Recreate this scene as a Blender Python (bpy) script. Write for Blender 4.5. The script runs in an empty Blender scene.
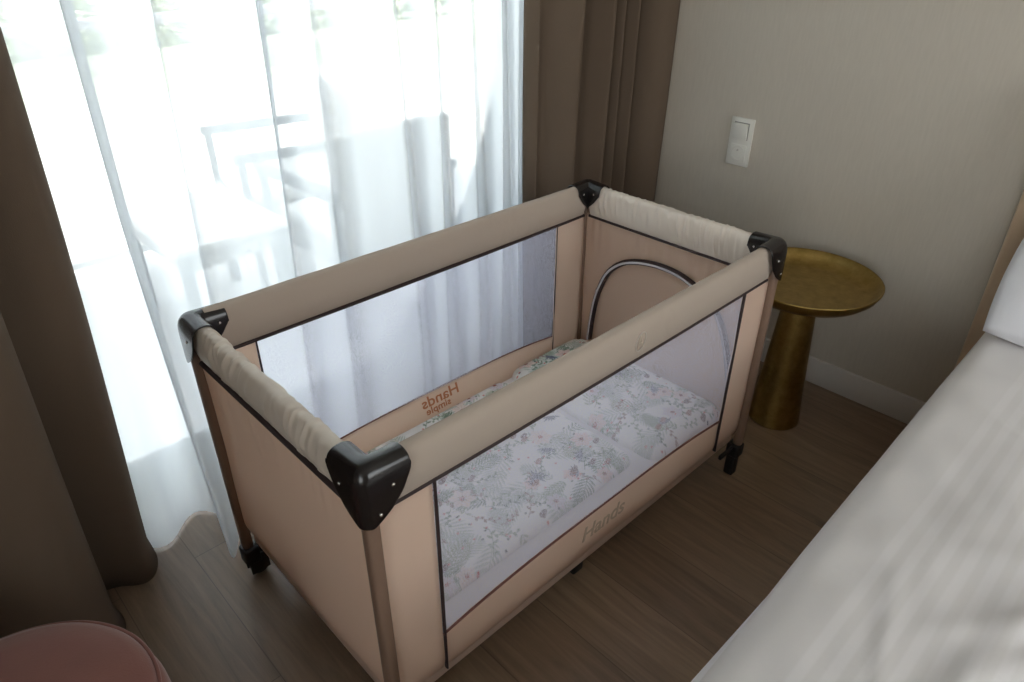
import bpy, bmesh, math, random
import numpy as np
from mathutils import Vector, Matrix, noise

random.seed(7)
C = bpy.context.scene.collection
PI = math.pi

# ------------------------------------------------------------------ helpers
def lin(r, g, b):
    f = lambda c: (c/255/12.92) if c/255 <= .04045 else ((c/255+.055)/1.055)**2.4
    return (f(r), f(g), f(b), 1)

def tagit(o, label=None, cat=None, group=None, kind=None):
    if label: o['label'] = label
    if cat: o['category'] = cat
    if group: o['group'] = group
    if kind: o['kind'] = kind
    return o

def empty(name, loc, label, cat, group=None, rz=0):
    o = bpy.data.objects.new(name, None); C.objects.link(o)
    o.empty_display_size = .05
    o.location = loc; o.rotation_euler = (0, 0, rz)
    return tagit(o, label, cat, group)

def link(name, me, mat, parent=None, loc=(0, 0, 0), smooth=True):
    o = bpy.data.objects.new(name, me); C.objects.link(o)
    if mat:
        for m in (mat if isinstance(mat, (list, tuple)) else [mat]): me.materials.append(m)
    if smooth:
        for p in me.polygons: p.use_smooth = True
    o.location = loc
    if parent: o.parent = parent
    return o

def mesh(verts, faces):
    me = bpy.data.meshes.new('m'); me.from_pydata([tuple(v) for v in verts], [], faces); me.update()
    bm = bmesh.new(); bm.from_mesh(me); bmesh.ops.recalc_face_normals(bm, faces=bm.faces); bm.to_mesh(me); bm.free()
    return me

def box_bm(bm, x0, x1, y0, y1, z0, z1, bev=0, seg=2):
    r = bmesh.ops.create_cube(bm, size=1)
    vs = r['verts']
    for v in vs:
        v.co = Vector(((x0+x1)/2+v.co.x*(x1-x0), (y0+y1)/2+v.co.y*(y1-y0), (z0+z1)/2+v.co.z*(z1-z0)))
    if bev:
        es = list({e for v in vs for e in v.link_edges})
        bmesh.ops.bevel(bm, geom=es, offset=bev, segments=seg, affect='EDGES', profile=.5)

def boxes(name, lst, mat, parent=None, bev=0, seg=2, smooth=False):
    bm = bmesh.new()
    for b in lst: box_bm(bm, *b, bev=bev, seg=seg)
    me = bpy.data.meshes.new('m'); bm.to_mesh(me); bm.free()
    o = link(name, me, mat, parent, smooth=False)
    if smooth or bev:
        shade_auto(o, 40)
    return o

def shade_auto(o, deg=35):
    me = o.data
    for p in me.polygons: p.use_smooth = True
    me.update()
    bm = bmesh.new(); bm.from_mesh(me)
    for e in bm.edges:
        if len(e.link_faces) == 2 and e.calc_face_angle(0) > math.radians(deg): e.smooth = False
    bm.to_mesh(me); bm.free()

def loft(loops, cap=True, closed=True):
    n = len(loops[0]); V = [v for l in loops for v in l]; F = []
    for i in range(len(loops)-1):
        for j in range(n if closed else n-1):
            k = (j+1) % n
            F.append((i*n+j, i*n+k, (i+1)*n+k, (i+1)*n+j))
    if cap and closed:
        F.append(tuple(range(n))[::-1]); F.append(tuple((len(loops)-1)*n+j for j in range(n)))
    return mesh(V, F)

def catmull(P, n=10, closed=False):
    P = [np.array(p, float) for p in P]; out = []
    m = len(P)
    for i in range(m if closed else m-1):
        if closed: a, b, c, d = P[(i-1) % m], P[i], P[(i+1) % m], P[(i+2) % m]
        else: a, b, c, d = P[max(i-1, 0)], P[i], P[i+1], P[min(i+2, m-1)]
        for k in range(n):
            t = k/n
            out.append(.5*((2*b)+(-a+c)*t+(2*a-5*b+4*c-d)*t*t+(-a+3*b-3*c+d)*t**3))
    if not closed: out.append(P[-1])
    return out

def tube_mesh(pts, r, n=10, rx=None, closed=False):
    """sweep an ellipse (r, rx) along pts"""
    pts = [Vector(p) for p in pts]; rx = rx or r; L = []
    m = len(pts); prev = None
    for i, p in enumerate(pts):
        if closed: t = pts[(i+1) % m]-pts[(i-1) % m]
        else: t = pts[min(i+1, m-1)]-pts[max(i-1, 0)]
        t.normalize()
        if prev is None:
            a = Vector((0, 0, 1)) if abs(t.z) < .9 else Vector((1, 0, 0))
            prev = a
        s = t.cross(prev)
        if s.length < 1e-5: s = t.orthogonal()
        s.normalize(); u = s.cross(t).normalized(); prev = u
        rr = r[i] if isinstance(r, (list, tuple)) else r
        rr2 = rx[i] if isinstance(rx, (list, tuple)) else rx
        L.append([p+s*math.cos(2*PI*k/n)*rr2+u*math.sin(2*PI*k/n)*rr for k in range(n)])
    if closed:
        L.append(L[0]); return loft(L, cap=False)
    return loft(L)

def tube(name, pts, r, mat, parent=None, n=10, rx=None, closed=False):
    return link(name, tube_mesh(pts, r, n, rx, closed), mat, parent)

def lathe(prof, n=64, c=(0, 0, 0)):
    return loft([[Vector((c[0]+r*math.cos(2*PI*k/n), c[1]+r*math.sin(2*PI*k/n), c[2]+z)) for k in range(n)] for r, z in prof])

def grid_mesh(nu, nv, f):
    V = [f(i/nu, j/nv) for j in range(nv+1) for i in range(nu+1)]
    F = [(j*(nu+1)+i, j*(nu+1)+i+1, (j+1)*(nu+1)+i+1, (j+1)*(nu+1)+i) for j in range(nv) for i in range(nu)]
    me = bpy.data.meshes.new('g'); me.from_pydata([tuple(v) for v in V], [], F); me.update()
    return me

def solid(o, t, off=0):
    m = o.modifiers.new('s', 'SOLIDIFY'); m.thickness = t; m.offset = off; return o

# ------------------------------------------------------------------ materials
def new_mat(name):
    m = bpy.data.materials.new(name); m.use_nodes = True
    nt = m.node_tree; b = nt.nodes['Principled BSDF']; return m, nt, b

def N(nt, t, **kw):
    n = nt.nodes.new(t)
    for k, v in kw.items():
        if k in n.inputs: n.inputs[k].default_value = v
        else: setattr(n, k, v)
    return n

def simple(name, col, rough=.6, metal=0, noise_amt=0, nscale=30, bump=0, bscale=200, coat=0, sheen=0, spec=.5):
    m, nt, b = new_mat(name)
    b.inputs['Base Color'].default_value = col
    b.inputs['Roughness'].default_value = rough
    b.inputs['Metallic'].default_value = metal
    b.inputs['Specular IOR Level'].default_value = spec
    b.inputs['Coat Weight'].default_value = coat
    b.inputs['Sheen Weight'].default_value = sheen
    tc = N(nt, 'ShaderNodeTexCoord')
    if noise_amt:
        nz = N(nt, 'ShaderNodeTexNoise', Scale=nscale, Detail=4)
        nt.links.new(tc.outputs['Object'], nz.inputs['Vector'])
        mx = N(nt, 'ShaderNodeMix', data_type='RGBA', blend_type='MIX')
        d = tuple(c*(1-noise_amt) for c in col[:3])+(1,); u = tuple(min(1, c*(1+noise_amt)) for c in col[:3])+(1,)
        mx.inputs['A'].default_value = d; mx.inputs['B'].default_value = u
        nt.links.new(nz.outputs['Fac'], mx.inputs['Factor'])
        nt.links.new(mx.outputs['Result'], b.inputs['Base Color'])
    if bump:
        nb = N(nt, 'ShaderNodeTexNoise', Scale=bscale, Detail=3)
        nt.links.new(tc.outputs['Object'], nb.inputs['Vector'])
        bp = N(nt, 'ShaderNodeBump', Strength=bump, Distance=.002)
        nt.links.new(nb.outputs['Fac'], bp.inputs['Height'])
        nt.links.new(bp.outputs['Normal'], b.inputs['Normal'])
    return m

def cloth(name, col, trans=.3, tcol=None, rough=.9, bscale=250, bump=.15, vcol=None, wr=0):
    """woven fabric: diffuse front, some light passing through"""
    m, nt, b = new_mat(name)
    b.inputs['Roughness'].default_value = rough
    b.inputs['Specular IOR Level'].default_value = .2
    b.inputs['Base Color'].default_value = col
    tc = N(nt, 'ShaderNodeTexCoord')
    nb = N(nt, 'ShaderNodeTexNoise', Scale=bscale, Detail=3)
    nt.links.new(tc.outputs['Object'], nb.inputs['Vector'])
    bp = N(nt, 'ShaderNodeBump', Strength=bump, Distance=.0015)
    nt.links.new(nb.outputs['Fac'], bp.inputs['Height'])
    last = bp
    if wr:
        nw = N(nt, 'ShaderNodeTexNoise', Scale=9, Detail=3, Distortion=.6)
        nt.links.new(tc.outputs['Object'], nw.inputs['Vector'])
        b2 = N(nt, 'ShaderNodeBump', Strength=wr, Distance=.02)
        nt.links.new(nw.outputs['Fac'], b2.inputs['Height'])
        nt.links.new(bp.outputs['Normal'], b2.inputs['Normal']); last = b2
    nt.links.new(last.outputs['Normal'], b.inputs['Normal'])
    out = nt.nodes['Material Output']
    tr = N(nt, 'ShaderNodeBsdfTranslucent'); tr.inputs['Color'].default_value = tcol or col
    if vcol:
        at = N(nt, 'ShaderNodeVertexColor', layer_name=vcol)
        nt.links.new(at.outputs['Color'], b.inputs['Base Color'])
        nt.links.new(at.outputs['Color'], tr.inputs['Color'])
    mx = N(nt, 'ShaderNodeMixShader'); mx.inputs[0].default_value = trans
    nt.links.new(b.outputs[0], mx.inputs[1]); nt.links.new(tr.outputs[0], mx.inputs[2])
    nt.links.new(mx.outputs[0], out.inputs['Surface'])
    return m

def net(name, open_, dcol, tcol, mixt=.5, graz=0.0):
    """very open fabric: part of the light goes straight through, the threads scatter the rest"""
    m, nt, b = new_mat(name); nt.nodes.remove(b)
    out = nt.nodes['Material Output']
    df = N(nt, 'ShaderNodeBsdfDiffuse'); df.inputs['Color'].default_value = dcol
    tl = N(nt, 'ShaderNodeBsdfTranslucent'); tl.inputs['Color'].default_value = tcol
    m1 = N(nt, 'ShaderNodeMixShader'); m1.inputs[0].default_value = mixt
    nt.links.new(df.outputs[0], m1.inputs[1]); nt.links.new(tl.outputs[0], m1.inputs[2])
    tp = N(nt, 'ShaderNodeBsdfTransparent')
    m2 = N(nt, 'ShaderNodeMixShader')
    nt.links.new(m1.outputs[0], m2.inputs[1]); nt.links.new(tp.outputs[0], m2.inputs[2])
    if graz:
        # yarns cover more of the view where the cloth turns edge-on
        lw = N(nt, 'ShaderNodeLayerWeight', Blend=.35)
        mr = N(nt, 'ShaderNodeMapRange'); mr.inputs['To Min'].default_value = open_; mr.inputs['To Max'].default_value = max(0, open_-graz)
        nt.links.new(lw.outputs['Facing'], mr.inputs['Value'])
        nt.links.new(mr.outputs[0], m2.inputs[0])
    else: m2.inputs[0].default_value = open_
    nt.links.new(m2.outputs[0], out.inputs['Surface'])
    return m

M = {}
M['peach'] = cloth('peach_fabric', lin(220, 199, 183), .50, lin(252, 236, 222), bscale=400, bump=.1, wr=.12)
M['rail'] = cloth('taupe_rail_fabric', lin(180, 166, 153), .05, bscale=350, bump=.2, wr=.10)
M['rail_shiny'] = cloth('satin_rail_fabric', lin(214, 203, 190), .05, rough=.5, bscale=300, bump=.1, wr=.2)
M['piping'] = simple('dark_piping', lin(52, 38, 38), .7)
M['brown_piping'] = simple('brown_piping', lin(112, 72, 66), .7)
M['leg'] = simple('brown_leg', lin(128, 104, 88), .45, noise_amt=.06)
M['black'] = simple('black_plastic', lin(24, 20, 20), .25, spec=.5, coat=.1)
M['blackm'] = simple('matt_black_plastic', lin(24, 22, 22), .5)
M['rivet'] = simple('steel_rivet', lin(210, 205, 200), .25, metal=1)
def weave(m, cover, cell=.0005):
    # open knit: every tiny cell is either thread or hole
    nt = m.node_tree; m2 = [n for n in nt.nodes if n.type == 'MIX_SHADER' and n.outputs[0].links[0].to_node.type == 'OUTPUT_MATERIAL'][0]
    tc = N(nt, 'ShaderNodeTexCoord'); sc_ = N(nt, 'ShaderNodeVectorMath', operation='SCALE'); sc_.inputs['Scale'].default_value = 1/cell
    fl_ = N(nt, 'ShaderNodeVectorMath', operation='FLOOR'); wn = N(nt, 'ShaderNodeTexWhiteNoise', noise_dimensions='3D')
    gt = N(nt, 'ShaderNodeMath', operation='GREATER_THAN'); gt.inputs[1].default_value = cover
    nt.links.new(tc.outputs['Object'], sc_.inputs[0]); nt.links.new(sc_.outputs[0], fl_.inputs[0]); nt.links.new(fl_.outputs[0], wn.inputs['Vector'])
    nt.links.new(wn.outputs['Value'], gt.inputs[0]); nt.links.new(gt.outputs[0], m2.inputs[0])
    return m
M['net'] = net('cot_netting', .60, lin(230, 228, 242), lin(230, 230, 250), .6)
weave(M['net'], .50)
M['sheer'] = net('sheer_voile', .27, lin(242, 244, 246), lin(222, 229, 235), .66, graz=.24)
M['white_cloth'] = cloth('white_sheet', lin(232, 230, 232), .1, bscale=300, bump=.1, wr=.1)
M['wall'] = None

# wall: beige vinyl with a faint vertical weave
m, nt, b = new_mat('beige_wallpaper')
tc = N(nt, 'ShaderNodeTexCoord'); mp = N(nt, 'ShaderNodeMapping'); mp.inputs['Scale'].default_value = (110, 110, 14)
nt.links.new(tc.outputs['Object'], mp.inputs['Vector'])
nz = N(nt, 'ShaderNodeTexNoise', Scale=1.5, Detail=5); nt.links.new(mp.outputs[0], nz.inputs['Vector'])
cr = N(nt, 'ShaderNodeValToRGB')
cr.color_ramp.elements[0].position = .3; cr.color_ramp.elements[0].color = lin(186, 178, 165)
cr.color_ramp.elements[1].position = .7; cr.color_ramp.elements[1].color = lin(191, 183, 170)
nt.links.new(nz.outputs['Fac'], cr.inputs['Fac']); nt.links.new(cr.outputs[0], b.inputs['Base Color'])
bu = N(nt, 'ShaderNodeBump', Strength=.15, Distance=.001); nt.links.new(nz.outputs['Fac'], bu.inputs['Height']); nt.links.new(bu.outputs[0], b.inputs['Normal'])
b.inputs['Roughness'].default_value = .75
M['wall'] = m
M['paint'] = simple('white_paint', lin(225, 222, 216), .7)
M['trim'] = simple('white_gloss_trim', lin(205, 200, 194), .45)
M['frame'] = simple('grey_window_frame', lin(225, 226, 228), .4)
M['plate'] = simple('white_switch_plastic', lin(214, 212, 204), .35)
M['dark'] = simple('dark_slot', lin(60, 58, 55), .6)

# floor: oak laminate boards running towards the window
m, nt, b = new_mat('oak_laminate')
tc = N(nt, 'ShaderNodeTexCoord')
mp = N(nt, 'ShaderNodeMapping'); mp.inputs['Rotation'].default_value = (0, 0, PI/2); mp.inputs['Location'].default_value = (.35, .08, 0)
nt.links.new(tc.outputs['Object'], mp.inputs['Vector'])
br = N(nt, 'ShaderNodeTexBrick', offset=.37, offset_frequency=2)
br.inputs['Color1'].default_value = lin(146, 124, 102); br.inputs['Color2'].default_value = lin(130, 108, 88); br.inputs['Mortar'].default_value = lin(104, 86, 70)
br.inputs['Scale'].default_value = 1; br.inputs['Mortar Size'].default_value = .0012; br.inputs['Mortar Smooth'].default_value = .3
br.inputs['Brick Width'].default_value = 1.28; br.inputs['Row Height'].default_value = .19; br.inputs['Bias'].default_value = 0
nt.links.new(mp.outputs[0], br.inputs['Vector'])
mp2 = N(nt, 'ShaderNodeMapping'); mp2.inputs['Scale'].default_value = (16, 1.3, 1); nt.links.new(tc.outputs['Object'], mp2.inputs['Vector'])
nz = N(nt, 'ShaderNodeTexNoise', Scale=2.2, Detail=8, Roughness=.65, Distortion=.8); nt.links.new(mp2.outputs[0], nz.inputs['Vector'])
cr = N(nt, 'ShaderNodeValToRGB'); cr.color_ramp.elements[0].position = .3; cr.color_ramp.elements[0].color = (.62, .60, .58, 1)
cr.color_ramp.elements[1].position = .7; cr.color_ramp.elements[1].color = (1.1, 1.1, 1.1, 1)
nt.links.new(nz.outputs['Fac'], cr.inputs['Fac'])
# knots
mp3 = N(nt, 'ShaderNodeMapping'); mp3.inputs['Scale'].default_value = (3.2, 1.6, 1); nt.links.new(tc.outputs['Object'], mp3.inputs['Vector'])
vo = N(nt, 'ShaderNodeTexVoronoi', Scale=1.6); nt.links.new(mp3.outputs[0], vo.inputs['Vector'])
kr = N(nt, 'ShaderNodeValToRGB'); kr.color_ramp.elements[0].position = .02; kr.color_ramp.elements[0].color = (.5, .45, .4, 1)
kr.color_ramp.elements[1].position = .09; kr.color_ramp.elements[1].color = (1, 1, 1, 1)
nt.links.new(vo.outputs['Distance'], kr.inputs['Fac'])
mx = N(nt, 'ShaderNodeMix', data_type='RGBA', blend_type='MULTIPLY'); mx.inputs['Factor'].default_value = 1
nt.links.new(br.outputs['Color'], mx.inputs['A']); nt.links.new(cr.outputs[0], mx.inputs['B'])
mx2 = N(nt, 'ShaderNodeMix', data_type='RGBA', blend_type='MULTIPLY'); mx2.inputs['Factor'].default_value = .8
nt.links.new(mx.outputs['Result'], mx2.inputs['A']); nt.links.new(kr.outputs[0], mx2.inputs['B'])
nt.links.new(mx2.outputs['Result'], b.inputs['Base Color'])
b.inputs['Roughness'].default_value = .36; b.inputs['Specular IOR Level'].default_value = .6
bu = N(nt, 'ShaderNodeBump', Strength=.15, Distance=.001); nt.links.new(nz.outputs['Fac'], bu.inputs['Height']); nt.links.new(bu.outputs[0], b.inputs['Normal'])
M['floor'] = m

M['drape'] = cloth('taupe_drape', lin(100, 86, 73), .0, bscale=500, bump=.2)
M['velvet'] = simple('dusty_pink_velvet', lin(128, 80, 70), .85, noise_amt=.10, nscale=14, bump=.2, bscale=300, sheen=.35)
M['headboard'] = simple('beige_velvet_headboard', lin(190, 165, 138), .85, noise_amt=.05, nscale=12, bump=.15, sheen=.2)

# brass: brushed / mottled gold
m, nt, b = new_mat('antique_brass')
b.inputs['Metallic'].default_value = 1
tc = N(nt, 'ShaderNodeTexCoord')
nz = N(nt, 'ShaderNodeTexNoise', Scale=26, Detail=6, Roughness=.7); nt.links.new(tc.outputs['Object'], nz.inputs['Vector'])
cr = N(nt, 'ShaderNodeValToRGB'); cr.color_ramp.elements[0].position = .3; cr.color_ramp.elements[0].color = lin(138, 114, 60)
cr.color_ramp.elements[1].position = .7; cr.color_ramp.elements[1].color = lin(178, 150, 90)
nt.links.new(nz.outputs['Fac'], cr.inputs['Fac']); nt.links.new(cr.outputs[0], b.inputs['Base Color'])
rr = N(nt, 'ShaderNodeMapRange'); rr.inputs['To Min'].default_value = .30; rr.inputs['To Max'].default_value = .5
nt.links.new(nz.outputs['Fac'], rr.inputs['Value']); nt.links.new(rr.outputs[0], b.inputs['Roughness'])
bu = N(nt, 'ShaderNodeBump', Strength=.12, Distance=.002); nt.links.new(nz.outputs['Fac'], bu.inputs['Height']); nt.links.new(bu.outputs[0], b.inputs['Normal'])
M['brass'] = m

# striped satin bed sheet
m, nt, b = new_mat('striped_satin')
tc = N(nt, 'ShaderNodeTexCoord')
sx = N(nt, 'ShaderNodeSeparateXYZ'); nt.links.new(tc.outputs['Object'], sx.inputs[0])
ml = N(nt, 'ShaderNodeMath', operation='MULTIPLY'); ml.inputs[1].default_value = 2*PI/.032; nt.links.new(sx.outputs['Y'], ml.inputs[0])
sn = N(nt, 'ShaderNodeMath', operation='SINE'); nt.links.new(ml.outputs[0], sn.inputs[0])
mr = N(nt, 'ShaderNodeMapRange'); mr.inputs['From Min'].default_value = -.4; mr.inputs['From Max'].default_value = .4; nt.links.new(sn.outputs[0], mr.inputs['Value'])
mx = N(nt, 'ShaderNodeMix', data_type='RGBA'); mx.inputs['A'].default_value = lin(206, 202, 200); mx.inputs['B'].default_value = lin(213, 209, 208)
hm = N(nt, 'ShaderNodeMath', operation='LESS_THAN'); hm.inputs[1].default_value = -.545; nt.links.new(sx.outputs['Y'], hm.inputs[0])
hm2 = N(nt, 'ShaderNodeMath', operation='MULTIPLY'); nt.links.new(hm.outputs[0], hm2.inputs[0]); nt.links.new(mr.outputs[0], hm2.inputs[1])
nt.links.new(hm2.outputs[0], mx.inputs['Factor']); nt.links.new(mx.outputs['Result'], b.inputs['Base Color'])
r2 = N(nt, 'ShaderNodeMapRange'); r2.inputs['To Min'].default_value = .42; r2.inputs['To Max'].default_value = .65
nt.links.new(hm2.outputs[0], r2.inputs['Value']); nt.links.new(r2.outputs[0], b.inputs['Roughness'])
b.inputs['Sheen Weight'].default_value = .2
nz = N(nt, 'ShaderNodeTexNoise', Scale=90, Detail=3); nt.links.new(tc.outputs['Object'], nz.inputs['Vector'])
bu = N(nt, 'ShaderNodeBump', Strength=.15, Distance=.002); nt.links.new(nz.outputs['Fac'], bu.inputs['Height']); nt.links.new(bu.outputs[0], b.inputs['Normal'])
M['satin'] = m
M['pillowcase'] = cloth('white_pillowcase', lin(232, 232, 236), .05, bscale=300, bump=.1, wr=.2)

# window glass
m, nt, b = new_mat('clear_glass'); nt.nodes.remove(b)
tp = N(nt, 'ShaderNodeBsdfTransparent'); gl = N(nt, 'ShaderNodeBsdfGlossy'); gl.inputs['Roughness'].default_value = .02
tp.inputs['Color'].default_value = (.97, .98, .98, 1)
fr = N(nt, 'ShaderNodeFresnel', IOR=1.45); ms = N(nt, 'ShaderNodeMixShader')
nt.links.new(fr.outputs[0], ms.inputs[0]); nt.links.new(tp.outputs[0], ms.inputs[1]); nt.links.new(gl.outputs[0], ms.inputs[2])
nt.links.new(ms.outputs[0], nt.nodes['Material Output'].inputs['Surface'])
M['glass'] = m

M['paving'] = simple('pale_paving', lin(225, 222, 214), .8, noise_amt=.04, nscale=2)
M['terrace'] = simple('grey_terrace_tile', lin(228, 228, 228), .7, noise_amt=.05, nscale=4)
M['grass'] = simple('pale_grass', lin(205, 208, 180), .9, noise_amt=.25, nscale=3)
M['leaf'] = simple('hedge_leaf', lin(176, 184, 156), .8, noise_amt=.3, nscale=20)
M['bark'] = simple('bark', lin(165, 155, 145), .9, noise_amt=.2)
M['render'] = simple('pale_facade', lin(228, 226, 222), .85, noise_amt=.03)
M['wicker'] = simple('grey_wicker', lin(190, 188, 186), .7, noise_amt=.2, nscale=80, bump=.5, bscale=120)
M['ametal'] = simple('anthracite_metal', lin(70, 70, 72), .5)
M['tabletop'] = simple('white_table_top', lin(235, 235, 232), .5)
M['text'] = simple('copper_print', lin(196, 130, 92), .6)
M['text2'] = simple('grey_print', lin(196, 180, 162), .6)

# ------------------------------------------------------------------ room
X0, X1, Y0, Y1, H = -2.3, 1.93, -2.9, 1.14, 2.62
def struct(name, lst, mat, bev=0):
    o = boxes(name, lst, mat, bev=bev); o['kind'] = 'structure'; return o
struct('floor', [(X0, X1, Y0, Y1, -.05, 0)], M['floor'])
struct('ceiling', [(X0-.1, X1+.15, Y0-.1, Y1+.22, H, H+.1)], M['paint'])
struct('wall_right', [(X1, X1+.15, Y0-.1, Y1+.22, -.05, H)], M['wall'])
VY0, VY1, VZ0, VZ1 = -2.6, -1.0, .6, 2.45
struct('wall_left', [(X0-.2, X0, Y0-.1, VY0, -.05, H), (X0-.2, X0, VY1, Y1+.22, -.05, H), (X0-.2, X0, VY0, VY1, VZ1, H), (X0-.2, X0, VY0, VY1, -.05, VZ0)], M['wall'])
UX0, UX1, UZ0, UZ1 = .1, 1.7, .95, 2.45
struct('wall_front', [(X0, UX0, Y0-.2, Y0, -.05, H), (UX1, X1, Y0-.2, Y0, -.05, H), (UX0, UX1, Y0-.2, Y0, UZ1, H), (UX0, UX1, Y0-.2, Y0, -.05, UZ0)], M['wall'])
WX0, WX1, WZ1 = -1.55, 1.62, 2.42
struct('wall_back', [(X0, WX0, Y1, Y1+.22, -.05, H), (WX1, X1, Y1, Y1+.22, -.05, H), (WX0, WX1, Y1, Y1+.22, WZ1, H), (WX0, WX1, Y1, Y1+.22, -.05, 0.0)], M['wall'])
struct('baseboard_right', [(X1-.014, X1, Y0, Y1, 0, .10)], M['trim'], bev=.003)
struct('baseboard_back', [(WX1, X1-.014, Y1-.014, Y1, 0, .10)], M['trim'], bev=.003)

# window: three-part balcony door
W = empty('window_1', (0, Y1+.1, 0), None, None); W['kind'] = 'structure'
fr_ = []
f0, f1 = -.035, .035
fr_ += [(WX0, WX0+.06, f0, f1, 0, WZ1), (WX1-.06, WX1, f0, f1, 0, WZ1), (WX0, WX1, f0, f1, WZ1-.06, WZ1), (WX0, WX1, f0, f1, 0, .075)]
for cx in (-.62, 1.46): fr_.append((cx-.035, cx+.035, f0, f1, .07, WZ1-.06))
boxes('window_frame', fr_, M['frame'], W, bev=.004)
for a, b_ in ((WX0+.06, -.655), (-.585, 1.425), (1.495, WX1-.06)):
    boxes('pane', [(a, b_, -.003, .003, .075, WZ1-.06)], M['glass'], W)
W2 = empty('fill_window_left', (X0-.1, 0, 0), None, None); W2['kind'] = 'structure'  # unseen window added for soft fill light from the left
boxes('window_frame', [(f0, f1, VY0, VY0+.06, VZ0, VZ1), (f0, f1, VY1-.06, VY1, VZ0, VZ1), (f0, f1, VY0, VY1, VZ1-.06, VZ1), (f0, f1, VY0, VY1, VZ0, VZ0+.06)], M['frame'], W2, bev=.004)
boxes('pane', [(-.003, .003, VY0+.06, VY1-.06, VZ0+.06, VZ1-.06)], M['glass'], W2)
W3 = empty('fill_window_front', (0, Y0-.1, 0), None, None); W3['kind'] = 'structure'  # second unseen window, added behind the camera to raise the fill light
boxes('window_frame', [(UX0, UX0+.06, f0, f1, UZ0, UZ1), (UX1-.06, UX1, f0, f1, UZ0, UZ1), (UX0, UX1, f0, f1, UZ1-.06, UZ1), (UX0, UX1, f0, f1, UZ0, UZ0+.06)], M['frame'], W3, bev=.004)
boxes('pane', [(UX0+.06, UX1-.06, -.003, .003, UZ0+.06, UZ1-.06)], M['glass'], W3)
# curtain track on the ceiling
tr = boxes('curtain_rail', [(X0+.1, X1-.02, .80, 1.02, H-.02, H)], M['paint'], bev=.003)
tagit(tr, 'white double curtain track on the ceiling above the window', 'curtain rail')

# ------------------------------------------------------------------ curtains
def curtain(name, path, z0, z1, mat, fn, nz_=30, thick=0, parent=None):
    n = len(path)
    V = []
    for j in range(nz_+1):
        z = z0+(z1-z0)*j/nz_
        for i, q in enumerate(path):
            x, y, zz = fn(q[0], q[1], z, i/(n-1)); V.append((x, y, zz))
    F = [(j*n+i, j*n+i+1, (j+1)*n+i+1, (j+1)*n+i) for j in range(nz_) for i in range(n-1)]
    me = bpy.data.meshes.new(name); me.from_pydata(V, [], F); me.update()
    o = link(name, me, mat, parent)
    if thick: solid(o, thick)
    return o

# sheer: steep flanks at these x positions
flank = [-1.5, -1.28, -1.02, -.80, -.55, -.33, -.20, .005, .14, .37, .50, .77, .89, 1.02, 1.13, 1.24, 1.33]
path = []
for k in range(len(flank)-1):
    a, b_ = flank[k], flank[k+1]
    n = 20
    for i in range(n):
        t = i/n
        # one full wave between flanks: crest near the camera just right of the flank, slow return
        s = -math.cos(2*PI*(t**.62))      # -1 at 0 .. +1 .. -1
        sgn = s
        path.append((a+(b_-a)*(t+.16*math.sin(2*PI*t)*0), sgn))
path.append((flank[-1], -1))
def fs(x, s, z, t):
    amp = .030+.028*max(0, 1-z/1.6)
    sl_ = min(1, max(0, (-.07-x)/.11)); sl_ = sl_*sl_*(3-2*sl_)
    sr_ = min(1, max(0, (x-1.23)/.08)); sr_ = sr_*sr_*(3-2*sr_)
    yc = .915+.145*sl_+.135*sr_; amp *= 1-.75*max(sl_, sr_)
    wob = .012*math.sin(x*9+z*1.3)+.006*math.sin(x*23-z*2.1)
    y = yc-amp*s+wob
    if z < .9:
        k = (1-z/.9)
        y += k*(-.125*math.exp(-((x-.045)/.05)**2)+.05*math.exp(-((x+.05)/.05)**2))
    xx = x+.022*(z-.6)*math.sin(x*5+.6)-.010*math.sin(z*1.7+x*4)
    # sideways lean of crests => cloth doubles over itself
    xx -= .040*s
    return xx, y, z
sh = curtain('sheer_curtain', path, .006, H-.02, M['sheer'], fs, 34)
tagit(sh, 'long white translucent voile curtain hanging across the balcony window', 'curtain')

# left drape
P = [(-.19, 1.00), (-.165, .97), (-.156, .93), (-.163, .885), (-.188, .850), (-.23, .840), (-.285, .858), (-.345, .885), (-.350, .85), (-.305, .80),
     (-.292, .745), (-.31, .695), (-.36, .665), (-.43, .67), (-.50, .72), (-.55, .80), (-.60, .86), (-.63, .82), (-.62, .74), (-.64, .67), (-.71, .64),
     (-.79, .68), (-.84, .78), (-.90, .85), (-.95, .80), (-.96, .70), (-1.02, .65), (-1.1, .68), (-1.16, .78), (-1.22, .84), (-1.28, .78), (-1.34, .68)]
path = [tuple(q) for q in catmull(P, 8)]
def fl(x, y, z, t):
    lean = .072*min(z, 1.8)/1.3
    puff = 1+.04*math.sin(z*2.2)
    yy = .83+(y-.83)*(1-.16*z/H)*puff
    xx = x+lean*max(0, 1-t*2.2)+.006*math.sin(z*3.1+x*7)
    if z < .06:   # hem brushing the floor
        yy += (.06-z)*.25*math.sin(x*40); xx += (.06-z)*.2
    return xx, yy, z
dl = curtain('blackout_curtain', path, .0015, H-.02, M['drape'], fl, 40, .003)
tagit(dl, 'heavy taupe blackout curtain in broad folds left of the window, behind the pink pouf', 'curtain')

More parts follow.
